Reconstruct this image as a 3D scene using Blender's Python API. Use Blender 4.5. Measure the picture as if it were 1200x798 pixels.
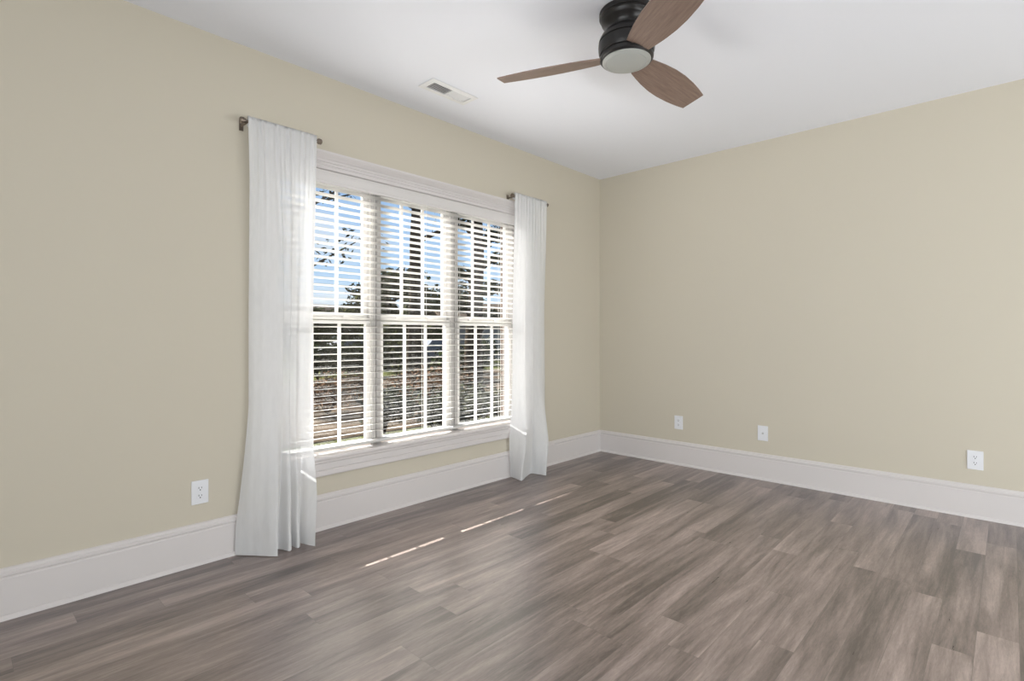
import bpy, bmesh, math, random
from mathutils import Vector, Matrix

for o in list(bpy.data.objects):
    bpy.data.objects.remove(o, do_unlink=True)
SC = bpy.context.scene
COL = SC.collection
random.seed(7)

# ------------------------------------------------------------------ camera
CAMX, CAMY, CAMH = -4.511, -3.028, 1.175
YAW = math.radians(43.3)
cd = bpy.data.cameras.new('camera')
cd.lens = 18.6
cd.sensor_width = 36
cd.shift_y = -7 / 1200
cd.clip_start = 0.05
cam = bpy.data.objects.new('camera', cd)
COL.objects.link(cam)
cam.location = (CAMX, CAMY, CAMH)
cam.rotation_euler = (math.radians(90), 0, YAW - math.radians(90))
SC.camera = cam

# ------------------------------------------------------------------ colour management
SC.view_settings.view_transform = 'Standard'
SC.view_settings.look = 'None'
SC.view_settings.gamma = 1
SC.view_settings.use_curve_mapping = False
SC.view_settings.exposure = 0.0

# ------------------------------------------------------------------ world (sky)
w = bpy.data.worlds.new('sky')
SC.world = w
w.use_nodes = True
nt = w.node_tree
nt.nodes.clear()
out = nt.nodes.new('ShaderNodeOutputWorld')
bg = nt.nodes.new('ShaderNodeBackground')
tc = nt.nodes.new('ShaderNodeTexCoord')
sp = nt.nodes.new('ShaderNodeSeparateXYZ')
rp = nt.nodes.new('ShaderNodeValToRGB')
nt.links.new(tc.outputs['Generated'], sp.inputs[0])
nt.links.new(sp.outputs['Z'], rp.inputs[0])
rp.color_ramp.elements[0].position = 0.0
rp.color_ramp.elements[0].color = (0.74, 0.87, 1.0, 1)
rp.color_ramp.elements[1].position = 0.45
rp.color_ramp.elements[1].color = (0.24, 0.44, 0.85, 1)
e = rp.color_ramp.elements.new(0.12)
e.color = (0.50, 0.72, 1.0, 1)
nz = nt.nodes.new('ShaderNodeTexNoise')
nz.inputs['Scale'].default_value = 3.5
nz.inputs['Detail'].default_value = 5
cr = nt.nodes.new('ShaderNodeValToRGB')
cr.color_ramp.elements[0].position = 0.52
cr.color_ramp.elements[1].position = 0.75
mp = nt.nodes.new('ShaderNodeMapping')
mp.inputs['Scale'].default_value = (1, 1, 3)
nt.links.new(tc.outputs['Generated'], mp.inputs[0])
nt.links.new(mp.outputs[0], nz.inputs['Vector'])
nt.links.new(nz.outputs[0], cr.inputs[0])
mx = nt.nodes.new('ShaderNodeMixRGB')
mx.inputs[2].default_value = (0.92, 0.95, 1.0, 1)
nt.links.new(cr.outputs[0], mx.inputs[0])
nt.links.new(rp.outputs[0], mx.inputs[1])
nt.links.new(mx.outputs[0], bg.inputs[0])
bg.inputs[1].default_value = 1.0
nt.links.new(bg.outputs[0], out.inputs[0])

# ------------------------------------------------------------------ sun and added fill lights
sd = bpy.data.lights.new('sun', 'SUN')
sd.energy = 24.0
sd.angle = math.radians(0.5)
sd.color = (1.0, 0.97, 0.93)
sun = bpy.data.objects.new('sun', sd)
COL.objects.link(sun)
SUNDIR = Vector((0.075, -1.0, -0.74)).normalized()
sun.rotation_euler = SUNDIR.to_track_quat('-Z', 'Y').to_euler()

# added wide sun lamp in place of bright sky, brightens the floor
gd = bpy.data.lights.new('sky_fill', 'SUN')
gd.energy = 13.0
gd.angle = math.radians(26)
gd.color = (1.0, 0.965, 0.965)
glow = bpy.data.objects.new('sky_fill', gd)
COL.objects.link(glow)
glow.rotation_euler = Vector((0.10, -1.0, -0.42)).to_track_quat('-Z', 'Y').to_euler()


def area(name, loc, direction, sx, sy, power, color=(1, 1, 1)):
    l = bpy.data.lights.new(name, 'AREA')
    l.shape = 'RECTANGLE'
    l.size = sx
    l.size_y = sy
    l.energy = power
    l.color = color
    o = bpy.data.objects.new(name, l)
    COL.objects.link(o)
    o.location = loc
    o.rotation_euler = Vector(direction).to_track_quat('-Z', 'Y').to_euler()
    return o


# added fill lamps behind the camera; the unseen walls have no openings
rear = area('rear_fill_light', (-7.35, -3.0, 1.3), (1, -0.05, 0.10), 3.4, 1.9, 38, (0.93, 0.975, 1.0))
rear.data.spread = math.radians(95)
area('side_fill_light', (-2.9, -5.75, 0.3), (0, 1, 0.35), 5.0, 0.5, 110, (0.93, 0.975, 1.0))
# added upward fill lamp behind the camera, brightens the ceiling
area('ceiling_fill_light', (-5.7, -4.3, 0.5), (0.25, 0.25, 1), 2.4, 2.0, 14, (0.94, 0.98, 1.0))

# ------------------------------------------------------------------ helpers
MATS = {}


def nodes(name):
    m = bpy.data.materials.new(name)
    m.use_nodes = True
    n = m.node_tree
    b = n.nodes['Principled BSDF']
    return m, n, b


def mat(name, col, rough=0.5, metal=0.0, bump=0.0, bscale=200, var=0.0, vscale=3.0, spec=0.5):
    m, n, b = nodes(name)
    b.inputs['Base Color'].default_value = (*col, 1)
    b.inputs['Roughness'].default_value = rough
    b.inputs['Metallic'].default_value = metal
    b.inputs['Specular IOR Level'].default_value = spec
    t = n.nodes.new('ShaderNodeTexCoord')
    if var > 0:
        z = n.nodes.new('ShaderNodeTexNoise')
        z.inputs['Scale'].default_value = vscale
        z.inputs['Detail'].default_value = 4
        n.links.new(t.outputs['Object'], z.inputs['Vector'])
        c = n.nodes.new('ShaderNodeValToRGB')
        c.color_ramp.elements[0].position = 0.3
        c.color_ramp.elements[1].position = 0.7
        c.color_ramp.elements[0].color = (*[x * (1 - var) for x in col], 1)
        c.color_ramp.elements[1].color = (*[min(1, x * (1 + var)) for x in col], 1)
        n.links.new(z.outputs[0], c.inputs[0])
        n.links.new(c.outputs[0], b.inputs['Base Color'])
    if bump > 0:
        z = n.nodes.new('ShaderNodeTexNoise')
        z.inputs['Scale'].default_value = bscale
        z.inputs['Detail'].default_value = 3
        n.links.new(t.outputs['Object'], z.inputs['Vector'])
        u = n.nodes.new('ShaderNodeBump')
        u.inputs['Strength'].default_value = bump
        u.inputs['Distance'].default_value = 0.002
        n.links.new(z.outputs[0], u.inputs['Height'])
        n.links.new(u.outputs[0], b.inputs['Normal'])
    MATS[name] = m
    return m


def tag(o, label=None, cat=None, group=None, kind=None):
    if label:
        o['label'] = label
    if cat:
        o['category'] = cat
    if group:
        o['group'] = group
    if kind:
        o['kind'] = kind
    return o


def empty(name, loc, rz=0.0):
    o = bpy.data.objects.new(name, None)
    o.empty_display_size = 0.05
    o.location = loc
    o.rotation_euler = (0, 0, rz)
    COL.objects.link(o)
    return o


def obj(name, bm, m, parent=None, smooth=False, angle=None):
    me = bpy.data.meshes.new(name)
    bmesh.ops.recalc_face_normals(bm, faces=bm.faces[:])
    bm.to_mesh(me)
    bm.free()
    ms = m if isinstance(m, (list, tuple)) else [m]
    for x in ms:
        me.materials.append(x)
    if smooth:
        for p in me.polygons:
            p.use_smooth = True
        if angle:
            me.set_sharp_from_angle(angle=math.radians(angle))
    o = bpy.data.objects.new(name, me)
    COL.objects.link(o)
    if parent:
        o.parent = parent
    return o


def box(bm, x0, x1, y0, y1, z0, z1, bev=0.0, mi=0):
    r = bmesh.ops.create_cube(bm, size=1.0)
    for v in r['verts']:
        v.co = Vector(((x0 + x1) / 2 + v.co.x * (x1 - x0), (y0 + y1) / 2 + v.co.y * (y1 - y0),
                       (z0 + z1) / 2 + v.co.z * (z1 - z0)))
    fs = {f for v in r['verts'] for f in v.link_faces}
    for f in fs:
        f.material_index = mi
    if bev > 0:
        es = list({e_ for f in fs for e_ in f.edges})
        bmesh.ops.bevel(bm, geom=es, offset=bev, segments=2, affect='EDGES', profile=0.6, material=mi)


def tube(bm, p0, p1, r0, r1=None, seg=16, cap=True):
    r1 = r0 if r1 is None else r1
    p0, p1 = Vector(p0), Vector(p1)
    d = p1 - p0
    q = Vector((0, 0, 1)).rotation_difference(d.normalized()).to_matrix()
    a, b = [], []
    for i in range(seg):
        t = 2 * math.pi * i / seg
        v = Vector((math.cos(t), math.sin(t), 0))
        a.append(bm.verts.new(p0 + q @ (v * r0)))
        b.append(bm.verts.new(p1 + q @ (v * r1)))
    for i in range(seg):
        j = (i + 1) % seg
        bm.faces.new((a[i], a[j], b[j], b[i]))
    if cap:
        bm.faces.new(a[::-1])
        bm.faces.new(b)


def lathe(bm, prof, seg=64, cx=0, cy=0):
    rings = []
    for r, z in prof:
        if r < 1e-6:
            rings.append([bm.verts.new((cx, cy, z))])
        else:
            rings.append([bm.verts.new((cx + r * math.cos(2 * math.pi * i / seg), cy + r * math.sin(2 * math.pi * i / seg), z))
                          for i in range(seg)])
    for a, b in zip(rings, rings[1:]):
        for i in range(seg):
            j = (i + 1) % seg
            if len(a) == 1 and len(b) == 1:
                continue
            if len(a) == 1:
                bm.faces.new((a[0], b[i], b[j]))
            elif len(b) == 1:
                bm.faces.new((a[i], a[j], b[0]))
            else:
                bm.faces.new((a[i], a[j], b[j], b[i]))


def extrude_profile(bm, prof, p0, p1, nrm):
    """prof: list of (out, z); swept from p0 to p1 (xy), out along nrm."""
    a = [bm.verts.new((p0[0] + nrm[0] * q[0], p0[1] + nrm[1] * q[0], q[1])) for q in prof]
    b = [bm.verts.new((p1[0] + nrm[0] * q[0], p1[1] + nrm[1] * q[0], q[1])) for q in prof]
    n = len(prof)
    for i in range(n):
        j = (i + 1) % n
        bm.faces.new((a[i], a[j], b[j], b[i]))
    bm.faces.new(a[::-1])
    bm.faces.new(b)


# ------------------------------------------------------------------ materials
WALL = mat('wall_paint', (0.625, 0.578, 0.478), 0.75, bump=0.06, bscale=260, spec=0.3)
CEIL = mat('ceiling_paint', (0.865, 0.88, 0.935), 0.9, bump=0.05, bscale=300, spec=0.2)
TRIM = mat('trim_paint', (0.71, 0.675, 0.665), 0.35)
SASH = mat('sash_vinyl', (0.66, 0.645, 0.625), 0.35)
PLATE = mat('plate_plastic', (0.80, 0.81, 0.84), 0.3)
SLOT = mat('socket_slot', (0.05, 0.05, 0.05), 0.6)
BRONZE = mat('brushed_bronze', (0.23, 0.19, 0.155), 0.35, 0.85)
BLACK = mat('oiled_black_metal', (0.017, 0.0155, 0.015), 0.34, 0.3)
VENTW = mat('vent_enamel', (0.84, 0.84, 0.84), 0.4)
VENTD = mat('duct_dark', (0.30, 0.30, 0.31), 0.8)
VALM = mat('valance_paint', (0.74, 0.715, 0.70), 0.4)
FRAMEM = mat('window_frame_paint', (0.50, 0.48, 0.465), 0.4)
CORD = mat('blind_cord', (0.85, 0.83, 0.78), 0.8)
STEEL = mat('steel', (0.6, 0.6, 0.6), 0.3, 1.0)


def make_floor_mat():
    m, n, b = nodes('vinyl_plank')
    L = n.links
    t = n.nodes.new('ShaderNodeTexCoord')
    s = n.nodes.new('ShaderNodeSeparateXYZ')
    L.new(t.outputs['Object'], s.inputs[0])

    def math_(op, a, bb=None, v=None):
        k = n.nodes.new('ShaderNodeMath')
        k.operation = op
        for i, x in enumerate((a, bb, v)):
            if x is None:
                continue
            if isinstance(x, (int, float)):
                k.inputs[i].default_value = x
            else:
                L.new(x, k.inputs[i])
        return k.outputs[0]

    def comb(x, y, z):
        k = n.nodes.new('ShaderNodeCombineXYZ')
        for i, q in enumerate((x, y, z)):
            if isinstance(q, (int, float)):
                k.inputs[i].default_value = q
            else:
                L.new(q, k.inputs[i])
        return k.outputs[0]

    PW, PL = 0.1215, 1.22
    ry = math_('DIVIDE', math_('ADD', s.outputs['Y'], 0.015), PW)
    row = math_('FLOOR', ry)
    fy = math_('FRACT', ry)
    wn = n.nodes.new('ShaderNodeTexWhiteNoise')
    wn.noise_dimensions = '1D'
    L.new(row, wn.inputs['W'])
    rx = math_('ADD', math_('DIVIDE', s.outputs['X'], PL), math_('MULTIPLY', wn.outputs['Value'], 5.37))
    ix = math_('FLOOR', rx)
    fx = math_('FRACT', rx)
    wb = n.nodes.new('ShaderNodeTexWhiteNoise')
    wb.noise_dimensions = '2D'
    L.new(comb(ix, row, 0), wb.inputs['Vector'])
    bid = wb.outputs['Value']
    # grain, stretched along the plank, offset per plank
    off = math_('MULTIPLY', bid, 37.0)

    def grain(sx, sy, detail, rough=0.6):
        z = n.nodes.new('ShaderNodeTexNoise')
        z.inputs['Scale'].default_value = 1.0
        z.inputs['Detail'].default_value = detail
        z.inputs['Roughness'].default_value = rough
        z.inputs['Distortion'].default_value = 0.6
        L.new(comb(math_('ADD', math_('MULTIPLY', s.outputs['X'], sx), off), math_('MULTIPLY', s.outputs['Y'], sy), off), z.inputs['Vector'])
        return z.outputs[0]
    g1 = grain(1.25, 10.5, 4)
    g2 = grain(3.0, 42.0, 5, 0.7)
    g3 = grain(30.0, 190.0, 2)
    v = math_('ADD', math_('MULTIPLY', g1, 0.95), math_('MULTIPLY', g2, 0.55))
    v = math_('ADD', v, math_('MULTIPLY', g3, 0.22))
    v = math_('ADD', v, math_('MULTIPLY', bid, 0.30))
    v = math_('SUBTRACT', v, 0.55)
    c = n.nodes.new('ShaderNodeValToRGB')
    el = c.color_ramp.elements
    el[0].position, el[0].color = 0.27, (0.072, 0.051, 0.044, 1)
    el[1].position, el[1].color = 0.76, (0.446, 0.354, 0.322, 1)
    k = el.new(0.44)
    k.color = (0.183, 0.136, 0.121, 1)
    k = el.new(0.58)
    k.color = (0.278, 0.215, 0.193, 1)
    L.new(v, c.inputs[0])
    # seams
    sy_ = math_('MINIMUM', fy, math_('SUBTRACT', 1.0, fy))
    sx_ = math_('MINIMUM', fx, math_('SUBTRACT', 1.0, fx))
    d = math_('MINIMUM', math_('MULTIPLY', sy_, PW), math_('MULTIPLY', sx_, PL))
    seam = math_('LESS_THAN', d, 0.0009)
    mx_ = n.nodes.new('ShaderNodeMixRGB')
    mx_.inputs[2].default_value = (0.09, 0.072, 0.06, 1)
    L.new(math_('MULTIPLY', seam, 0.55), mx_.inputs[0])
    L.new(c.outputs[0], mx_.inputs[1])
    L.new(mx_.outputs[0], b.inputs['Base Color'])
    ro = math_('ADD', math_('MULTIPLY', g2, 0.16), 0.23)
    L.new(ro, b.inputs['Roughness'])
    b.inputs['Specular IOR Level'].default_value = 1.0
    b.inputs['IOR'].default_value = 1.75
    u = n.nodes.new('ShaderNodeBump')
    u.inputs['Strength'].default_value = 0.12
    u.inputs['Distance'].default_value = 0.001
    L.new(math_('SUBTRACT', g3, seam), u.inputs['Height'])
    L.new(u.outputs[0], b.inputs['Normal'])
    return m


FLOORM = make_floor_mat()


def make_blade_mat():
    m, n, b = nodes('blade_wood')
    t = n.nodes.new('ShaderNodeTexCoord')
    p = n.nodes.new('ShaderNodeMapping')
    p.inputs['Scale'].default_value = (4, 55, 4)
    z = n.nodes.new('ShaderNodeTexNoise')
    z.inputs['Scale'].default_value = 1.6
    z.inputs['Detail'].default_value = 6
    z.inputs['Roughness'].default_value = 0.65
    c = n.nodes.new('ShaderNodeValToRGB')
    c.color_ramp.elements[0].position = 0.3
    c.color_ramp.elements[0].color = (0.175, 0.115, 0.088, 1)
    c.color_ramp.elements[1].position = 0.72
    c.color_ramp.elements[1].color = (0.285, 0.20, 0.158, 1)
    n.links.new(t.outputs['Object'], p.inputs[0])
    n.links.new(p.outputs[0], z.inputs['Vector'])
    n.links.new(z.outputs[0], c.inputs[0])
    n.links.new(c.outputs[0], b.inputs['Base Color'])
    b.inputs['Roughness'].default_value = 0.42
    return m


BLADE = make_blade_mat()


def make_glass():
    m = bpy.data.materials.new('window_glass')
    m.use_nodes = True
    n = m.node_tree
    n.nodes.clear()
    o = n.nodes.new('ShaderNodeOutputMaterial')
    t = n.nodes.new('ShaderNodeBsdfTransparent')
    t.inputs[0].default_value = (0.97, 0.98, 0.975, 1)
    g = n.nodes.new('ShaderNodeBsdfGlossy')
    g.inputs['Roughness'].default_value = 0.02
    f = n.nodes.new('ShaderNodeLayerWeight')
    f.inputs['Blend'].default_value = 0.5
    pw = n.nodes.new('ShaderNodeMath')
    pw.operation = 'POWER'
    pw.inputs[1].default_value = 5.0
    n.links.new(f.outputs['Facing'], pw.inputs[0])
    mr = n.nodes.new('ShaderNodeMath')
    mr.operation = 'MULTIPLY_ADD'
    mr.inputs[1].default_value = 0.96
    mr.inputs[2].default_value = 0.04
    n.links.new(pw.outputs[0], mr.inputs[0])
    mix = n.nodes.new('ShaderNodeMixShader')
    n.links.new(mr.outputs[0], mix.inputs[0])
    n.links.new(t.outputs[0], mix.inputs[1])
    n.links.new(g.outputs[0], mix.inputs[2])
    n.links.new(mix.outputs[0], o.inputs[0])
    return m


GLASS = make_glass()


def make_sheer():
    m = bpy.data.materials.new('sheer_voile')
    m.use_nodes = True
    n = m.node_tree
    n.nodes.clear()
    L = n.links
    o = n.nodes.new('ShaderNodeOutputMaterial')
    t = n.nodes.new('ShaderNodeBsdfTransparent')
    d = n.nodes.new('ShaderNodeBsdfDiffuse')
    d.inputs[0].default_value = (0.865, 0.868, 0.872, 1)
    tr = n.nodes.new('ShaderNodeBsdfTranslucent')
    tr.inputs[0].default_value = (0.865, 0.868, 0.872, 1)
    a = n.nodes.new('ShaderNodeMixShader')
    a.inputs[0].default_value = 0.22
    L.new(d.outputs[0], a.inputs[1])
    L.new(tr.outputs[0], a.inputs[2])
    uv = n.nodes.new('ShaderNodeTexCoord')
    z = n.nodes.new('ShaderNodeTexNoise')
    z.inputs['Scale'].default_value = 60
    z.inputs['Detail'].default_value = 3
    mp_ = n.nodes.new('ShaderNodeMapping')
    mp_.inputs['Scale'].default_value = (1, 1, 0.25)
    L.new(uv.outputs['Object'], mp_.inputs[0])
    L.new(mp_.outputs[0], z.inputs['Vector'])
    r = n.nodes.new('ShaderNodeMapRange')
    r.inputs['To Min'].default_value = 0.11
    r.inputs['To Max'].default_value = 0.19
    L.new(z.outputs[0], r.inputs['Value'])
    b = n.nodes.new('ShaderNodeMixShader')
    L.new(r.outputs[0], b.inputs[0])
    L.new(a.outputs[0], b.inputs[1])
    L.new(t.outputs[0], b.inputs[2])
    L.new(b.outputs[0], o.inputs[0])
    return m


SHEER = make_sheer()


def make_slat():
    m, n, b = nodes('blind_slat')
    b.inputs['Base Color'].default_value = (0.67, 0.655, 0.63, 1)
    b.inputs['Roughness'].default_value = 0.4
    o = n.nodes['Material Output']
    tr = n.nodes.new('ShaderNodeBsdfTranslucent')
    tr.inputs[0].default_value = (0.9, 0.87, 0.80, 1)
    mix = n.nodes.new('ShaderNodeMixShader')
    mix.inputs[0].default_value = 0.02
    n.links.new(b.outputs[0], mix.inputs[1])
    n.links.new(tr.outputs[0], mix.inputs[2])
    n.links.new(mix.outputs[0], o.inputs[0])
    return m


SLAT = make_slat()


def make_brick():
    m, n, b = nodes('brick')
    t = n.nodes.new('ShaderNodeTexCoord')
    p = n.nodes.new('ShaderNodeMapping')
    p.inputs['Rotation'].default_value = (math.radians(90), 0, 0)
    k = n.nodes.new('ShaderNodeTexBrick')
    k.inputs['Scale'].default_value = 5
    k.inputs['Color1'].default_value = (0.155, 0.105, 0.075, 1)
    k.inputs['Color2'].default_value = (0.12, 0.08, 0.06, 1)
    k.inputs['Mortar'].default_value = (0.16, 0.14, 0.12, 1)
    n.links.new(t.outputs['Object'], p.inputs[0])
    n.links.new(p.outputs[0], k.inputs['Vector'])
    n.links.new(k.outputs[0], b.inputs['Base Color'])
    b.inputs['Roughness'].default_value = 0.9
    return m


BRICK = make_brick()

# ------------------------------------------------------------------ room shell
CH = 2.743
X0, Y0 = -7.5, -5.9                      # unseen walls behind the photographer
OX0, OX1, OZ0, OZ1 = -3.235, -1.170, 0.444, 2.170   # window opening

bm = bmesh.new()
box(bm, X0 - .1, .1, Y0 - .1, .2, -.06, 0)
tag(obj('floor', bm, FLOORM), 'grey brown wood plank floor', 'floor', kind='structure')
bm = bmesh.new()
box(bm, X0 - .1, .1, Y0 - .1, .2, CH, CH + .06)
tag(obj('ceiling', bm, CEIL), 'smooth white ceiling', 'ceiling', kind='structure')

bm = bmesh.new()
HZ0 = OZ0 - 0.026
box(bm, X0 - .1, OX0, 0, .19, 0, CH)
box(bm, OX1, .1, 0, .19, 0, CH)
box(bm, OX0, OX1, 0, .19, 0, HZ0)
box(bm, OX0, OX1, 0, .19, OZ1, CH)
bx0, bx1, bz0, bz1 = OX0 - .02, OX1 + .022, .415, 2.165
box(bm, X0 - .1, bx0, .19, .285, -.5, CH + .3, mi=1)
box(bm, bx1, .2, .19, .285, -.5, CH + .3, mi=1)
box(bm, bx0, bx1, .19, .285, -.5, bz0, mi=1)
box(bm, bx0, bx1, .19, .285, bz1, CH + .3, mi=1)
tag(obj('wall_left', bm, [WALL, BRICK]), 'cream painted wall with the triple window', 'wall', kind='structure')
bm = bmesh.new()
box(bm, 0, .12, Y0 - .1, .0, 0, CH)
tag(obj('wall_right', bm, WALL), 'cream painted wall without windows', 'wall', kind='structure')
bm = bmesh.new()
box(bm, X0 - .12, X0, Y0 - .1, 0, 0, CH)
tag(obj('wall_rear', bm, WALL), 'cream wall behind the camera', 'wall', kind='structure')
bm = bmesh.new()
box(bm, X0, 0, Y0 - .12, Y0, 0, CH)
tag(obj('wall_near', bm, WALL), 'cream wall beside the camera', 'wall', kind='structure')

BASE = [(0, 0), (.016, 0), (.016, .166), (.0135, .171), (.0135, .176), (.019, .181), (.019, .192), (.013, .197), (.010, .206), (.004, .211), (0, .211)]
SHOE = [(.0162, 0), (.027, 0), (.026, .008), (.022, .015), (.0162, .019)]
for nm, p0, p1, nr in (('left', (X0 + .016, 0), (0, 0), (0, -1)), ('right', (0, -.0165), (0, Y0 + .0165), (-1, 0)),
                       ('rear', (X0, 0), (X0, Y0), (1, 0)), ('near', (X0 + .0165, Y0), (0, Y0), (0, 1))):
    bm = bmesh.new()
    extrude_profile(bm, BASE, p0, p1, nr)
    extrude_profile(bm, SHOE, p0, p1, nr)
    tag(obj('baseboard_' + nm, bm, TRIM), 'tall white baseboard along the %s wall' % nm, 'baseboard', kind='structure')

# ------------------------------------------------------------------ window trim: casing, head, stool, apron
bm = bmesh.new()
CW = 0.095
# head: flat board, bead, frieze, cap
HEAD = [(0, 2.171), (.022, 2.171), (.026, 2.175), (.026, 2.180), (.020, 2.184), (.020, 2.196), (.0245, 2.199), (.020, 2.2025), (.020, 2.214), (.0245, 2.217), (.020, 2.2205), (.020, 2.232),
        (.026, 2.236), (.034, 2.246), (.046, 2.256), (.052, 2.262), (.052, 2.274), (0, 2.274)]
extrude_profile(bm, HEAD, (OX0 - CW - .01, 0), (OX1 + CW + .01, 0), (0, -1))
for a, b_ in ((OX0 - CW, OX0 + .004), (OX1 - .004, OX1 + CW)):
    box(bm, a, b_, -.018, 0, OZ0, 2.1705, .003)
    box(bm, a + .02, b_ - .02, -.023, -.017, OZ0, 2.1705, .002)
tag(obj('trim_1', bm, TRIM), 'white window casing with moulded head', 'trim', kind='structure')
bm = bmesh.new()
STOOL = [(0.09, OZ0), (-.030, OZ0), (-.036, OZ0 - .004), (-.038, OZ0 - .013), (-.036, OZ0 - .022), (-.030, OZ0 - .026), (.09, OZ0 - .026)]
extrude_profile(bm, [(y, z) for y, z in STOOL], (OX0 + .001, 0), (OX1 - .001, 0), (0, 1))
box(bm, OX0 - CW - .02, OX0 + .001, -.036, 0, OZ0 - .026, OZ0, .003)
box(bm, OX1 - .001, OX1 + CW + .02, -.036, 0, OZ0 - .026, OZ0, .003)
APRON = [(0, .320), (.012, .320), (.016, .326), (.016, .352), (.012, .358), (.018, .362), (.018, .398), (.024, .404), (.024, .4178), (0, .4178)]
extrude_profile(bm, APRON, (OX0 - CW, 0), (OX1 + CW, 0), (0, -1))
tag(obj('trim_2', bm, TRIM), 'white window stool and moulded apron', 'trim', kind='structure')
# jamb lining of the opening
bm = bmesh.new()
box(bm, OX0, OX0 + .012, .0, .088, OZ0, OZ1)
box(bm, OX1 - .012, OX1, .0, .088, OZ0, OZ1)
box(bm, OX0 + .012, OX1 - .012, .0, .088, OZ1 - .012, OZ1)
tag(obj('trim_3', bm, TRIM), 'white lining of the window recess', 'trim', kind='structure')

# ------------------------------------------------------------------ three double hung windows
FY0, FY1 = .088, .186
ZB, ZT = OZ0, OZ1


def sash(bm, gx0, gx1, z0, z1, y0, y1, stile, bot, top, munt):
    box(bm, gx0 - stile, gx0, y0, y1, z0 - bot, z1 + top, .002)
    box(bm, gx1, gx1 + stile, y0, y1, z0 - bot, z1 + top, .002)
    box(bm, gx0, gx1, y0, y1, z0 - bot, z0, .002)
    box(bm, gx0, gx1, y0, y1, z1, z1 + top, .002)
    ym = (y0 + y1) / 2


def build_window(k, cx, label):
    root = empty('window_%d' % k, (cx, FY0, ZB))
    tag(root, label, 'window', kind='structure')
    hw = .2775
    W = .3437                         # half pitch of the three units

    def put(name, bm, m, par):
        for v in bm.verts:
            v.co -= Vector((cx, FY0, ZB))
        return obj(name, bm, m, par)
    xa = OX0 if k == 1 else cx - W
    xb = OX1 if k == 3 else cx + W
    bm = bmesh.new()
    fi = hw + .035
    box(bm, xa, cx - fi, FY0, FY1, ZB, ZT, .002)
    box(bm, cx + fi, xb, FY0, FY1, ZB, ZT, .002)
    box(bm, cx - fi, cx + fi, FY0, FY1, ZT - .022, ZT, .001)
    box(bm, cx - fi, cx + fi, FY0 + .006, FY1, ZB, ZB + .012, .001)
    # thin stop beads
    box(bm, xa + .004, cx - fi + .006, FY0 - .008, FY0 + .004, ZB, ZT - .014, .002)
    box(bm, cx + fi - .006, xb - .004, FY0 - .008, FY0 + .004, ZB, ZT - .014, .002)
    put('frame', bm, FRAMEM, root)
    for nm, z0, z1, y0, y1, bot, top in (('lower_sash', .478, 1.245, .098, .128, .022, .040),
                                         ('upper_sash', 1.308, 2.118, .134, .164, .040, .028)):
        bm = bmesh.new()
        sash(bm, cx - hw, cx + hw, z0, z1, y0, y1, .034, bot, top, 0)
        s = put(nm, bm, SASH, root)
        ym = (y0 + y1) / 2
        for q in (-1, 1):
            bm = bmesh.new()
            xm = cx + q * hw / 3
            box(bm, xm - .0095, xm + .0095, ym - .008, ym + .008, z0 - .001, z1 + .001, .003)
            mo = put('muntin', bm, SASH, root)
            mo.parent = s
        bm = bmesh.new()
        box(bm, cx - hw - .003, cx + hw + .003, ym - .002, ym + .002, z0 - .003, z1 + .003)
        g = put('glass', bm, GLASS, root)
        g.parent = s
        if nm == 'lower_sash':
            bm = bmesh.new()
            for q in (-.14, .14):
                box(bm, cx + q - .025, cx + q + .025, .105, .127, 1.285, 1.297, .003)
                tube(bm, (cx + q, .116, 1.296), (cx + q, .116, 1.304), .009)
            lk = put('sash_lock', bm, SASH, root)
            lk.parent = s
    return root


build_window(1, -2.890, 'left double hung window behind the blind')
build_window(2, -2.2025, 'middle double hung window behind the blind')
build_window(3, -1.5155, 'right double hung window behind the blind')

# ------------------------------------------------------------------ wood blind
BX0, BX1 = OX0 + .018, OX1 - .018
BYC = 0.042
bl = empty('window_blind', ((BX0 + BX1) / 2, BYC, OZ0))
tag(bl, 'white horizontal slat blind hanging open inside the triple window', 'blind')


def bput(name, bm, m, par=bl, **k):
    for v in bm.verts:
        v.co -= bl.location
    return obj(name, bm, m, par, **k)


bm = bmesh.new()
box(bm, BX0, BX1, .016, .070, OZ1 - .052, OZ1 - .0125, .003)
bput('headrail', bm, SLAT)
bm = bmesh.new()
VAL = [(-.012, 2.093), (-.008, 2.090), (.002, 2.090), (.002, 2.1695), (-.011, 2.1695), (-.012, 2.1685), (-.012, 2.150), (-.014, 2.147), (-.014, 2.108), (-.012, 2.105)]
extrude_profile(bm, VAL, (BX0 - .004, 0), (BX1 + .004, 0), (0, 1))
bput('valance', bm, VALM)
PITCH = .0428
TILT = math.radians(7.5)
zs = []
z = OZ0 + .0945
while z < OZ1 - .056:
    zs.append(z)
    z += PITCH
bm = bmesh.new()
for z in zs:
    n = 6
    top, bot = [], []
    for i in range(n + 1):
        u = -1 + 2 * i / n
        yy = u * .0255
        cv = .0008 * (1 - u * u)
        th_ = .0011 if abs(u) < 1 else .0006
        for lst, s_ in ((top, 1), (bot, -1)):
            y2 = yy * math.cos(TILT) + 0
            z2 = -yy * math.sin(TILT) + cv + s_ * th_
            lst.append((y2, z2))
    prof = [(BYC + a, z + b_) for a, b_ in top + bot[::-1]]
    extrude_profile(bm, prof, (BX0, 0), (BX1, 0), (0, 1))
bput('slats', bm, SLAT)
bm = bmesh.new()
box(bm, BX0, BX1, BYC - .025, BYC + .025, OZ0 + .022, OZ0 + .039, .003)
bput('bottom_rail', bm, SLAT)
LX = (-3.03, -2.60, -2.175, -1.86, -1.39)
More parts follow.
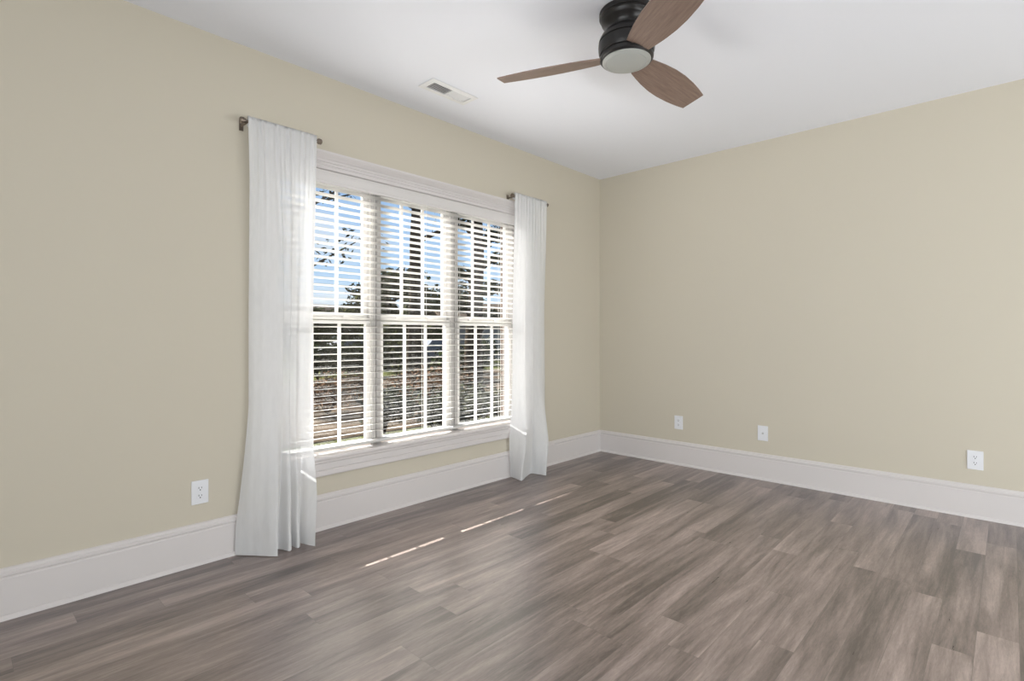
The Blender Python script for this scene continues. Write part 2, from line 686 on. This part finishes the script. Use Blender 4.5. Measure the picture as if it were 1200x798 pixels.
for x in LX:
    bm = bmesh.new()
    for yy in (BYC - .0262, BYC + .0262):
        tube(bm, (x, yy, OZ0 + .03), (x, yy, OZ1 - .05), .0009, seg=6)
    tube(bm, (x, BYC, OZ0 + .03), (x, BYC, OZ1 - .05), .0009, seg=6)
    bput('ladder_cord', bm, CORD)

# ------------------------------------------------------------------ curtain rods
RZ, RY = 2.306, -.080


def make_rod(x0, x1, label):
    root = empty('curtain_rod', ((x0 + x1) / 2, RY, RZ))
    tag(root, label, 'curtain rod', 'short bronze curtain rods')
    c = root.location

    def put(name, bm, m=BRONZE, smooth=False):
        for v in bm.verts:
            v.co -= c
        return obj(name, bm, m, root, smooth, 40)
    bm = bmesh.new()
    tube(bm, (x0, RY, RZ), (x1, RY, RZ), .0080, seg=20)
    put('rod', bm, smooth=True)
    for x, s in ((x0, -1), (x1, 1)):
        bm = bmesh.new()
        q = [(0, .0085), (.004, .013), (.008, .013), (.012, .0165), (.026, .0165), (.030, .013)]
        for (a, ra), (b_, rb) in zip(q, q[1:]):
            tube(bm, (x + s * a, RY, RZ), (x + s * b_, RY, RZ), ra, rb, seg=24)
        put('end_cap', bm, smooth=True)
    for x in (x0 + .004, x1 - .004):
        bm = bmesh.new()
        box(bm, x - .011, x + .011, -.005, 0, RZ - .030, RZ + .022, .0015)
        tube(bm, (x, -.004, RZ - .004), (x, RY + .012, RZ - .006), .0060, seg=12)
        # cup under the rod
        for i in range(7):
            a0 = math.pi + i * math.pi / 7
            a1 = math.pi + (i + 1) * math.pi / 7
            p = [(x - .006, RY + math.cos(a0) * .0105, RZ + math.sin(a0) * .0105), (x - .006, RY + math.cos(a1) * .0105, RZ + math.sin(a1) * .0105)]
            tube(bm, (x, p[0][1], p[0][2]), (x, p[1][1], p[1][2]), .0035, seg=8)
        put('bracket', bm)


make_rod(-3.438, -3.046, 'bronze curtain rod over the left side of the window')
make_rod(-1.358, -.958, 'bronze curtain rod over the right side of the window')

# ------------------------------------------------------------------ curtains


def lerp_table(tab, z):
    if z >= tab[0][0]:
        return tab[0][1]
    for (z0, v0), (z1, v1) in zip(tab, tab[1:]):
        if z >= z1:
            t = (z0 - z) / (z0 - z1)
            return v0 + (v1 - v0) * t
    return tab[-1][1]


def spline(pts, n):
    """Catmull-Rom through pts with given u; returns function."""
    def f(u):
        for i in range(len(pts) - 1):
            if u <= pts[i + 1][0] or i == len(pts) - 2:
                break
        p1, p2 = pts[i], pts[i + 1]
        p0 = pts[max(0, i - 1)]
        p3 = pts[min(len(pts) - 1, i + 2)]
        t = (u - p1[0]) / (p2[0] - p1[0])
        r = []
        for k in (1, 2):
            m1 = (p2[k] - p0[k]) / max(1e-6, (p2[0] - p0[0])) * (p2[0] - p1[0]) * .85
            m2 = (p3[k] - p1[k]) / max(1e-6, (p3[0] - p1[0])) * (p2[0] - p1[0]) * .85
            t2, t3 = t * t, t * t * t
            r.append((2 * t3 - 3 * t2 + 1) * p1[k] + (t3 - 2 * t2 + t) * m1 + (-2 * t3 + 3 * t2) * p2[k] + (t3 - t2) * m2)
        return r
    return f


def make_curtain(label, xl, xr, hem, mid, nrip, seed):
    rnd = random.Random(seed)
    ph = [rnd.uniform(0, 6.28) for _ in range(6)]
    NU, NV = 220, 110
    fb = spline(hem, NU)
    fm = spline(mid, NU)
    ztop = RZ + .026
    bm = bmesh.new()
    rows = []
    zz = [ztop - .050 + .046 * i / 4 for i in range(4)]
    levels = [('back', q) for q in zz] + [('front', ztop - (ztop - .004) * (i / NV) ** 1.0) for i in range(NV + 1)]
    for side, z in levels:
        v = (ztop - z) / (ztop - .004)
        XL, XR = lerp_table(xl, z), lerp_table(xr, z)
        row = []
        wb = max(0, (v - .64) / .36)
        wb = wb * wb * (3 - 2 * wb)
        wx = max(0, (v - .86) / .14)
        wx = wx * wx * (3 - 2 * wx)
        wm = min(1, v / .45)
        wm = wm * wm * (3 - 2 * wm)
        pinch = math.exp(-((z - RZ) / .016) ** 2)
        for i in range(NU + 1):
            u = i / NU
            rip = math.sin(2 * math.pi * nrip * u + ph[0] + .9 * math.sin(2 * math.pi * 2.3 * u + ph[1])) * .55 + \
                .45 * math.sin(2 * math.pi * nrip * 1.63 * u + ph[2])
            amp = .0072 * (1 - .80 * wm)
            ytop = RY - .0125 + rip * amp * (1 - .7 * pinch) - .002
            if side == 'back':
                ytop = RY + .0125 - rip * amp * .6
            mm = fm(u)
            bb = fb(u)
            xt = XL + (XR - XL) * (u + .004 * rip)
            xm = XL + (XR - XL) * mm[0]
            x = xt + (xm - xt) * wm
            y = ytop + (mm[1] + rip * amp * .5 - ytop) * wm
            x = x + (bb[0] - x) * (.35 * wb + .65 * wx)
            y = y + (bb[1] + rip * .0012 - y) * wb
            zt = z + (rip * .003 if v < .002 and side == 'front' else 0)
            row.append(bm.verts.new((x, min(y, -.022), zt)))
        rows.append(row)
    # close the header: back rows run up to the top of the front
    for a, b_ in zip(rows, rows[1:]):
        for i in range(NU):
            bm.faces.new((a[i], a[i + 1], b_[i + 1], b_[i]))
    c = Vector(((xl[0][1] + xr[0][1]) / 2, RY, 0))
    for v in bm.verts:
        v.co -= c
    # hem: doubled cloth at the foot
    o = obj('curtain', bm, SHEER, None, True)
    o.location = c
    tag(o, label, 'curtain', 'white sheer curtain panels')
    bm = bmesh.new()
    me = o.data
    nrow = NU + 1
    first = len(levels) - 1 - 4
    vs = [me.vertices[k].co.copy() for k in range(first * nrow, (first + 5) * nrow)]
    vb = [bm.verts.new(q + Vector((0, -.0012, 0))) for q in vs]
    for r in range(4):
        for i in range(NU):
            bm.faces.new((vb[r * nrow + i], vb[r * nrow + i + 1], vb[(r + 1) * nrow + i + 1], vb[(r + 1) * nrow + i]))
    obj('hem', bm, SHEER, o, True)
    return o


make_curtain('white sheer curtain panel on the left side of the window', 
             [(2.33, -3.432), (2.0, -3.420), (1.46, -3.413), (.78, -3.413), (.48, -3.430), (.15, -3.462), (0, -3.475)],
             [(2.33, -3.050), (1.48, -3.067), (.89, -3.082), (.25, -3.087), (0, -3.10)],
             [(0, -3.475, -.030), (.17, -3.400, -.120), (.34, -3.326, -.207), (.40, -3.318, -.150), (.48, -3.284, -.120), (.56, -3.257, -.186), (.62, -3.238, -.180), (.68, -3.218, -.125),
              (.74, -3.207, -.182), (.80, -3.185, -.165), (.86, -3.170, -.115), (.93, -3.150, -.170), (1, -3.128, -.228)],
             [(0, 0, -.050), (.10, .06, -.072), (.25, .26, -.100), (.40, .47, -.108), (.47, .50, -.088), (.54, .55, -.104), (.60, .60, -.108), (.66, .615, -.088),
              (.73, .70, -.104), (.80, .775, -.086), (.90, .88, -.098), (1, 1, -.088)], 8, 3)
make_curtain('white sheer curtain panel on the right side of the window',
             [(2.33, -1.362), (1.8, -1.373), (.43, -1.383), (.15, -1.383), (0, -1.36)],
             [(2.33, -.952), (1.34, -.949), (.52, -.937), (.14, -.925), (0, -.915)],
             [(0, -1.344, -.024), (.12, -1.360, -.100), (.25, -1.377, -.178), (.38, -1.270, -.130), (.52, -1.160, -.087), (.66, -1.135, -.150), (.80, -1.113, -.216), (.90, -1.02, -.120), (1, -.905, -.030)],
             [(0, 0, -.082), (.14, .13, -.105), (.28, .27, -.110), (.38, .33, -.086), (.50, .52, -.104), (.60, .56, -.088), (.72, .70, -.108), (.86, .86, -.095), (1, 1, -.060)], 7, 11)

# ------------------------------------------------------------------ wall plates


def plate_bm():
    bm = bmesh.new()
    box(bm, -.0395, .0395, -.006, 0, -.0605, .0605, .0025)
    return bm


def make_outlet(loc, rz, label, kind='duplex'):
    root = empty('wall_outlet' if kind == 'duplex' else 'cable_plate', loc, rz)
    tag(root, label, 'outlet' if kind == 'duplex' else 'wall plate', 'white wall plates')
    obj('cover_plate', plate_bm(), PLATE, root)
    if kind == 'duplex':
        for s in (-1, 1):
            bm = bmesh.new()
            seg = 28
            ra = []
            zc = s * .0195
            for yy in (-.0055, -.0082):
                ring = []
                for i in range(seg):
                    a = 2 * math.pi * i / seg
                    ring.append(bm.verts.new((.0172 * math.cos(a), yy, zc + max(-.0140, min(.0140, .0172 * math.sin(a))))))
                ra.append(ring)
            for i in range(seg):
                j = (i + 1) % seg
                bm.faces.new((ra[0][i], ra[0][j], ra[1][j], ra[1][i]))
            bm.faces.new(ra[1])
            r = obj('receptacle', bm, PLATE, root)
            bm = bmesh.new()
            for q, hh in ((-.0064, .0045), (.0064, .0037)):
                box(bm, q - .0012, q + .0012, -.0086, -.0080, zc + .0035 - hh, zc + .0035 + hh)
            tube(bm, (0, -.0086, zc - .0075), (0, -.0080, zc - .0075), .0030, seg=12)
            obj('slots', bm, SLOT, r)
        bm = bmesh.new()
        tube(bm, (0, -.0075, 0), (0, -.0055, 0), .0033, seg=14)
        obj('screw', bm, PLATE, root)
    else:
        bm = bmesh.new()
        tube(bm, (0, -.016, 0), (0, -.0055, 0), .0048, seg=16)
        tube(bm, (0, -.0085, 0), (0, -.0055, 0), .0085, seg=6)
        obj('coax_jack', bm, STEEL, root)
        for s in (-1, 1):
            bm = bmesh.new()
            tube(bm, (0, -.0072, s * .042), (0, -.0055, s * .042), .0033, seg=14)
            obj('screw', bm, PLATE, root)


make_outlet((-3.634, 0, .3675), 0, 'white duplex outlet on the window wall left of the curtain')
make_outlet((0, -.847, .381), -math.pi / 2, 'white outlet on the right wall, the one nearest the room corner')
make_outlet((0, -1.569, .376), -math.pi / 2, 'white cable jack plate, middle of three plates on the right wall', 'coax')
make_outlet((0, -2.863, .369), -math.pi / 2, 'white duplex outlet on the right wall farthest from the corner')

# ------------------------------------------------------------------ ceiling register
vx0, vx1, vy0, vy1 = -2.492, -2.115, -.466, -.312
vc = Vector(((vx0 + vx1) / 2, (vy0 + vy1) / 2, CH))
vr = empty('ceiling_vent', vc)
tag(vr, 'white metal air register in the ceiling above the window', 'vent')
hx, hy = (vx1 - vx0) / 2, (vy1 - vy0) / 2
ix, iy = hx - .036, hy - .034
bm = bmesh.new()
prof = [(hx - .005, hy - .005, 0), (hx - .005, hy - .005, -.0045), (hx, hy, -.0045), (hx - .001, hy - .001, -.0065), (ix + .006, iy + .006, -.009), (ix, iy, -.009), (ix, iy, -.001)]
rings = []
for a, b_, zz in prof:
    rings.append([bm.verts.new((sx * a, sy * b_, zz)) for sx, sy in ((-1, -1), (1, -1), (1, 1), (-1, 1))])
for p, q in zip(rings, rings[1:]):
    for i in range(4):
        j = (i + 1) % 4
        bm.faces.new((p[i], p[j], q[j], q[i]))
obj('frame', bm, VENTW, vr)
bm = bmesh.new()
box(bm, -ix, ix, -iy, iy, -.0015, -.0003)
obj('duct', bm, VENTD, vr)
bm = bmesh.new()
box(bm, -.004, .004, -iy, iy, -.009, -.0016)
obj('divider', bm, VENTW, vr)
for side in (-1, 1):
    nl = 9
    for i in range(nl):
        xc = side * (.010 + (ix - .016) * (i + .5) / nl)
        bm = bmesh.new()
        a = math.radians(-38 * side)
        hl, tk = .0072, .0006
        pr = []
        for u, t in ((-hl, -tk), (hl, -tk), (hl, tk), (-hl, tk)):
            pr.append((xc + u * math.sin(a) + t * math.cos(a), -.0055 + u * math.cos(a) * .45 - t * math.sin(a)))
        va = [bm.verts.new((x, -iy, z)) for x, z in pr]
        vb = [bm.verts.new((x, iy, z)) for x, z in pr]
        for k in range(4):
            l = (k + 1) % 4
            bm.faces.new((va[k], va[l], vb[l], vb[k]))
        bm.faces.new(va[::-1])
        bm.faces.new(vb)
        obj('louvre', bm, VENTW, vr)
bm = bmesh.new()
box(bm, ix - .020, ix - .012, .02, .026, -.016, -.006, .001)
obj('damper_lever', bm, VENTW, vr)

# ------------------------------------------------------------------ ceiling fan
FC = Vector((-2.249, -1.664, CH))
fan = empty('ceiling_fan', FC)
tag(fan, 'black flush mount ceiling fan with three brown wood blades and round light', 'ceiling fan')


def fput(name, bm, m, smooth=True, par=fan, angle=32):
    return obj(name, bm, m, par, smooth, angle)


bm = bmesh.new()
lathe(bm, [(0, 0), (.131, 0), (.131, -.022), (.125, -.026), (.125, -.033), (.1235, -.035), (.121, -.045), (.114, -.052), (.100, -.066), (.094, -.080), (.094, -.09), (0, -.09)])
fput('canopy', bm, BLACK)
bm = bmesh.new()
lathe(bm, [(0, -.086), (.092, -.086), (.104, -.094), (.119, -.108), (.130, -.128), (.1335, -.140), (.1290, -.1425), (.1290, -.1475), (.1350, -.150), (.136, -.165), (.134, -.190), (.130, -.203), (.1245, -.206),
           (.1245, -.212), (.1295, -.2145), (.128, -.226), (.121, -.234), (0, -.234)])
fput('motor_housing', bm, BLACK)
bm = bmesh.new()
lathe(bm, [(.1165, -.230), (.1165, -.237), (.112, -.2405), (.099, -.2440), (.0965, -.2425), (.094, -.2450), (.070, -.2505), (.035, -.2535), (0, -.2545)])
LENS = mat('frosted_lens', (0.41, 0.42, 0.40), 0.35)
fput('light_lens', bm, LENS)
AZ = 2.027
PITCH_B = math.radians(-15.4)
DROOP = math.radians(2.2)
for k in range(3):
    bm = bmesh.new()
    NR, NT = 28, 10
    r0, r1 = .122, .647

    def hw_(r):
        t = (r - r0) / (r1 - r0)
        pts = [(0, .058), (.08, .067), (.22, .080), (.38, .0895), (.54, .0915), (.72, .086), (.88, .0755), (1.0, .064)]
        for (a, va), (b_, vb_) in zip(pts, pts[1:]):
            if t <= b_ + 1e-9:
                s = (t - a) / (b_ - a)
                s2 = s
                return va + (vb_ - va) * s2
        return pts[-1][1]
    TH = .003
    lay = []
    for s in (1, -1):
        g = []
        for i in range(NR + 1):
            r = r0 + (r1 - r0) * i / NR
            h = hw_(r)
            g.append([bm.verts.new((r, h * (2 * j / NT - 1), s * TH)) for j in range(NT + 1)])
        lay.append(g)
    for s, g in enumerate(lay):
        for i in range(NR):
            for j in range(NT):
                bm.faces.new((g[i][j], g[i + 1][j], g[i + 1][j + 1], g[i][j + 1]))
    A, B = lay
    for i in range(NR):
        for j in (0, NT):
            bm.faces.new((A[i][j], A[i + 1][j], B[i + 1][j], B[i][j]))
    for j in range(NT):
        for i in (0, NR):
            bm.faces.new((A[i][j], A[i][j + 1], B[i][j + 1], B[i][j]))
    bl_ = obj('blade', bm, BLADE, fan)
    rot = Matrix.Rotation(AZ - k * 2 * math.pi / 3, 4, 'Z') @ Matrix.Rotation(DROOP, 4, 'Y') @ Matrix.Rotation(PITCH_B, 4, 'X')
    bl_.matrix_local = Matrix.Translation((0, 0, 2.506 - CH + math.tan(DROOP) * r1)) @ rot

# ------------------------------------------------------------------ outdoors
GZ = -0.55
FW = Vector((math.cos(YAW), math.sin(YAW)))
RT = Vector((math.sin(YAW), -math.cos(YAW)))


def out_pos(px, dist):
    """ground point in the viewing direction of image column px, depth dist"""
    p = Vector((CAMX, CAMY)) + FW * dist + RT * ((px - 600) / 620 * dist)
    return p.x, p.y


LAWN = mat('lawn', (0.0435, 0.0465, 0.0165), 0.95, var=0.5, vscale=1.4, bump=.5, bscale=30, spec=0.0)
LEAFY = mat('leaf_litter', (0.062, 0.047, 0.034), 0.95, var=0.5, vscale=2.2, bump=.5, bscale=30, spec=0.0)
ROADM = mat('asphalt', (0.0660, 0.0660, 0.0675), 0.9, var=.15, spec=0.0)
BARK = mat('bark', (0.0330, 0.0249, 0.0186), 0.95, var=.4, vscale=8, spec=0.0)
LEAFD = mat('dark_leaves', (0.0165, 0.0225, 0.0072), 0.7, var=.5, vscale=1.5, spec=0.0)
LEAFO = mat('olive_leaves', (0.0360, 0.0375, 0.0135), 0.7, var=.5, vscale=1.5, spec=0.0)
LEAFR = mat('rusty_leaves', (0.1080, 0.0600, 0.0330), 0.8, var=.55, vscale=3, spec=0.0)
LEAFG = mat('grey_green_leaves', (0.0510, 0.0540, 0.0345), 0.7, var=.5, vscale=3, spec=0.0)
SIDING = mat('white_siding', (0.2160, 0.2160, 0.2100), 0.7, spec=0.0)
ROOFM = mat('tan_shingles', (0.0990, 0.0780, 0.0600), 0.9, var=.2, vscale=10, spec=0.0)
PANE = mat('dark_pane', (0.04, 0.05, 0.06), 0.1)
CARP = mat('car_paint', (0.0840, 0.0960, 0.1200), 0.6, 0.0, spec=0.05)
TIRE = mat('tyre', (0.02, 0.02, 0.02), 0.8)

bm = bmesh.new()
box(bm, -60, 110, .3, 130, GZ - .3, GZ)
tag(obj('ground', bm, LAWN), 'front lawn outside the window', 'lawn', kind='structure')
# far along the street: a road strip roughly parallel to the house
bm = bmesh.new()
box(bm, -60, 110, 24, 30, GZ - .1, GZ + .02)
tag(obj('road', bm, ROADM), 'street beyond the front lawn', 'road', kind='structure')
bm = bmesh.new()
box(bm, -30, 40, 5.0, 15.5, GZ - .1, GZ + .015)
tag(obj('leaf_bed', bm, LEAFY), 'leaf covered ground of the front garden', 'ground', kind='structure')


def leaf_cloud(bm, blobs, n, size, rnd):
    tot = sum(b[3] ** 2 for b in blobs)
    for (x, y, z, r, sq) in blobs:
        for _ in range(max(6, int(n * r * r / tot))):
            d = Vector((rnd.gauss(0, 1), rnd.gauss(0, 1), rnd.gauss(0, 1))).normalized()
            q = Vector((x, y, z)) + Vector((d.x * r, d.y * r, d.z * r * sq)) * (rnd.random() ** .45)
            a = Vector((rnd.gauss(0, 1), rnd.gauss(0, 1), rnd.gauss(0, 1))).normalized()
            b_ = a.orthogonal().normalized()
            s = size * rnd.uniform(.6, 1.3)
            v = [bm.verts.new(q + a * s), bm.verts.new(q + b_ * s * .45), bm.verts.new(q - a * s), bm.verts.new(q - b_ * s * .45)]
            bm.faces.new(v)


def tree(name, px, dist, h, crown_r, label, m, n=3500, size=.16, trunk_r=.16, low=.35, nb=9, seed=0, sparse=False):
    rnd = random.Random(seed)
    x, y = out_pos(px, dist)
    root = empty(name, (x, y, GZ))
    tag(root, label, 'tree', 'trees seen through the window')
    bm = bmesh.new()
    top = Vector((rnd.uniform(-.3, .3), rnd.uniform(-.3, .3), h * .8))
    segs = 6
    pts = [Vector((0, 0, -.05)) + (top - Vector((0, 0, -.05))) * (i / segs) + Vector((rnd.uniform(-.1, .1), rnd.uniform(-.1, .1), 0)) * (1 if 0 < i < segs else 0) for i in range(segs + 1)]
    for i in range(segs):
        tube(bm, pts[i], pts[i + 1], trunk_r * (1 - .75 * i / segs), trunk_r * (1 - .75 * (i + 1) / segs), seg=10)
    blobs = []
    for i in range(nb):
        t = low + (1 - low) * (i + .5) / nb
        a = rnd.uniform(0, 6.28)
        rr = crown_r * (1.1 - .75 * abs(t - .55)) * rnd.uniform(.55, 1.0)
        z = h * t
        tip = Vector((math.cos(a) * rr, math.sin(a) * rr, z + rnd.uniform(-.2, .5)))
        st = Vector((top.x * t, top.y * t, z - rr * .45))
        st.z = max(st.z, .6)
        tube(bm, st, tip, trunk_r * .32, trunk_r * .08, seg=7)
        br = crown_r * rnd.uniform(.32, .5)
        blobs.append((tip.x, tip.y, tip.z, br * (.8 if sparse else 1.15), .6))
        mid_ = (st + tip) / 2
        blobs.append((mid_.x, mid_.y, mid_.z + .1, br * .7, .6))
    blobs.append((top.x, top.y, h * .88, crown_r * .5, .8))
    obj('trunk', bm, BARK, root, True, 60)
    bm = bmesh.new()
    leaf_cloud(bm, blobs, n, size, rnd)
    obj('crown', bm, m, root)


def bush(px, dist, w_, h, m, label, seed, n=1500, size=.055):
    rnd = random.Random(seed)
    x, y = out_pos(px, dist)
    root = empty('garden_shrub', (x, y, GZ))
    tag(root, label, 'shrub', 'shrubs outside the window')
    bm = bmesh.new()
    for i in range(6):
        a = rnd.uniform(0, 6.28)
        tube(bm, (0, 0, -.03), (math.cos(a) * w_ * .3, math.sin(a) * w_ * .3, h * .75), .018, .006, seg=6)
    obj('stem', bm, BARK, root)
    bm = bmesh.new()
    blobs = [(rnd.uniform(-.3, .3) * w_, rnd.uniform(-.3, .3) * w_, h * rnd.uniform(.3, .68), w_ * rnd.uniform(.28, .42), .8 * h / w_) for _ in range(7)]
    leaf_cloud(bm, blobs, n, size, rnd)
    obj('foliage', bm, m, root)


# tall trees with open crowns
tree('shade_tree', 350, 18, 10, 3.2, 'tree with thin dark branches seen through the left window', LEAFD, 1500, .11, .17, .42, 12, 1, True)
tree('shade_tree', 485, 15, 11, 2.4, 'dark trunked tall tree behind the middle window', LEAFD, 1400, .12, .25, .45, 10, 2, True)
tree('shade_tree', 556, 16, 10.5, 0.8, 'tall dense tree with dark trunk behind the right window', LEAFD, 4500, .12, .30, .16, 18, 4)
tree('shade_tree', 454, 26, 4.9, 1.9, 'round olive tree across the street at the left of the middle window', LEAFO, 2600, .2, .2, .18, 9, 5)
tree('shade_tree', 490, 34, 4.6, 2.0, 'broad olive tree far behind the middle window', LEAFO, 3200, .26, .25, .12, 10, 6)
tree('shade_tree', 462, 47, 7.2, 3.2, 'bushy dark tree far across the street beside the olive one', LEAFD, 3200, .30, .25, .12, 10, 8)
tree('shade_tree', 612, 74, 6.6, 3.6, 'low wide tree behind the white house', LEAFD, 3000, .3, .25, .12, 10, 9)
tree('shade_tree', 398, 40, 3.3, 2.2, 'low dark tree beside the far tan roof', LEAFD, 2400, .26, .2, .12, 9, 10)
tree('shade_tree', 530, 57, 7.0, 4.0, 'dark tree between the middle and right windows', LEAFD, 3000, .28, .25, .12, 10, 12)

# shrubs
sh = [(384, 11.5, 1.4, .85, LEAFR, 'rusty brown shrub nearest the left window'), (418, 13.5, 1.5, .95, LEAFR, 'rusty shrub with orange leaves left of the middle window'),
      (450, 9.2, .9, .95, LEAFG, 'grey green shrub low behind the left of the middle window'), (480, 11.2, 1.3, 1.15, LEAFR, 'reddish shrub in the centre of the middle window'),
      (508, 9.6, .95, 1.0, LEAFG, 'grey green shrub low behind the right of the middle window'), (518, 13.2, 1.5, 1.1, LEAFR, 'rusty shrub beside the second window post'),
      (548, 9.2, 1.0, .95, LEAFG, 'grey green shrub low behind the right window'), (588, 10.2, 1.0, .8, LEAFO, 'small olive shrub at the right window edge'),
      (372, 20, 1.7, 1.7, LEAFD, 'dark hedge bush across the lawn left'), (420, 21.5, 1.7, 1.6, LEAFD, 'dark hedge bush across the lawn centre left'),
      (466, 22, 1.8, 1.7, LEAFO, 'olive hedge bush across the lawn centre'), (545, 20, 2.2, 1.7, LEAFD, 'dark bush in front of the white house')]
for i, (px, d, w_, h, m, lab) in enumerate(sh):
    bush(px, d, w_, h, m, lab, 40 + i, 1500 if d < 18 else 1400, .05 if d < 18 else .14)


def house(px, dist, w_, d, h, rh, m, label, rot=0.0):
    x, y = out_pos(px, dist)
    root = empty('house', (x, y, GZ), rot)
    tag(root, label, 'house', 'houses across the street')
    bm = bmesh.new()
    box(bm, -w_ / 2, w_ / 2, -d / 2, d / 2, -.1, h)
    obj('wall', bm, m, root)
    bm = bmesh.new()
    o_ = .35
    pts = [(-d / 2 - o_, h - .05), (0, h + rh), (d / 2 + o_, h - .05), (d / 2 + o_, h + .07), (0, h + rh + .14), (-d / 2 - o_, h + .07)]
    a = [bm.verts.new((-w_ / 2 - o_, yy, z)) for yy, z in pts]
    b_ = [bm.verts.new((w_ / 2 + o_, yy, z)) for yy, z in pts]
    for i in range(6):
        j = (i + 1) % 6
        bm.faces.new((a[i], a[j], b_[j], b_[i]))
    bm.faces.new(a[::-1])
    bm.faces.new(b_)
    obj('roof', bm, ROOFM, root)
    for xx in (-w_ * .33, -w_ * .1, w_ * .3):
        bm = bmesh.new()
        box(bm, xx - .45, xx + .45, -d / 2 - .03, -d / 2 + .02, .9, 2.1)
        obj('window_pane', bm, PANE, root)
    bm = bmesh.new()
    box(bm, w_ * .1 - .45, w_ * .1 + .45, -d / 2 - .03, -d / 2 + .02, 0.0, 2.05)
    obj('front_door', bm, BARK, root)


house(592, 42, 12, 7, 2.4, 1.6, SIDING, 'white house across the street behind the right window', math.radians(-20))
house(372, 58, 13, 8, 2.7, 2.2, SIDING, 'far house with tan roof behind the left window', 0)


def car(px, dist, rot, label):
    x, y = out_pos(px, dist)
    root = empty('car', (x, y, GZ + .02), rot)
    tag(root, label, 'car')
    side = [(-2.15, .35), (-2.2, .75), (-1.5, .88), (-.75, 1.38), (.75, 1.42), (1.55, .95), (2.15, .85), (2.2, .35)]
    bm = bmesh.new()
    a = [bm.verts.new((x_, -.86, z)) for x_, z in side]
    b_ = [bm.verts.new((x_, .86, z)) for x_, z in side]
    for v in a + b_:
        if v.co.z > 1.2:
            v.co.y *= .82
    for i in range(8):
        j = (i + 1) % 8
        bm.faces.new((a[i], a[j], b_[j], b_[i]))
    bm.faces.new(a[::-1])
    bm.faces.new(b_)
    obj('body', bm, CARP, root)
    for s in (-1, 1):
        bm = bmesh.new()
        pts = [(-1.2, .92), (-.7, 1.30), (.65, 1.33), (1.2, .97)]
        v = [bm.verts.new((q[0], s * (.87 - .33 * (q[1] - .88) * .9), q[1])) for q in pts]
        bm.faces.new(v)
        obj('side_glass', bm, PANE, root)
    for xx in (-1.35, 1.35):
        for s in (-1, 1):
            bm = bmesh.new()
            tube(bm, (xx, s * .68, .33), (xx, s * .88, .33), .33, seg=20)
            obj('wheel', bm, TIRE, root)


car(508, 30, math.radians(5), 'grey blue parked car on the street behind the middle window')
car(408, 27, math.radians(0), 'grey blue car on the street behind the left window')
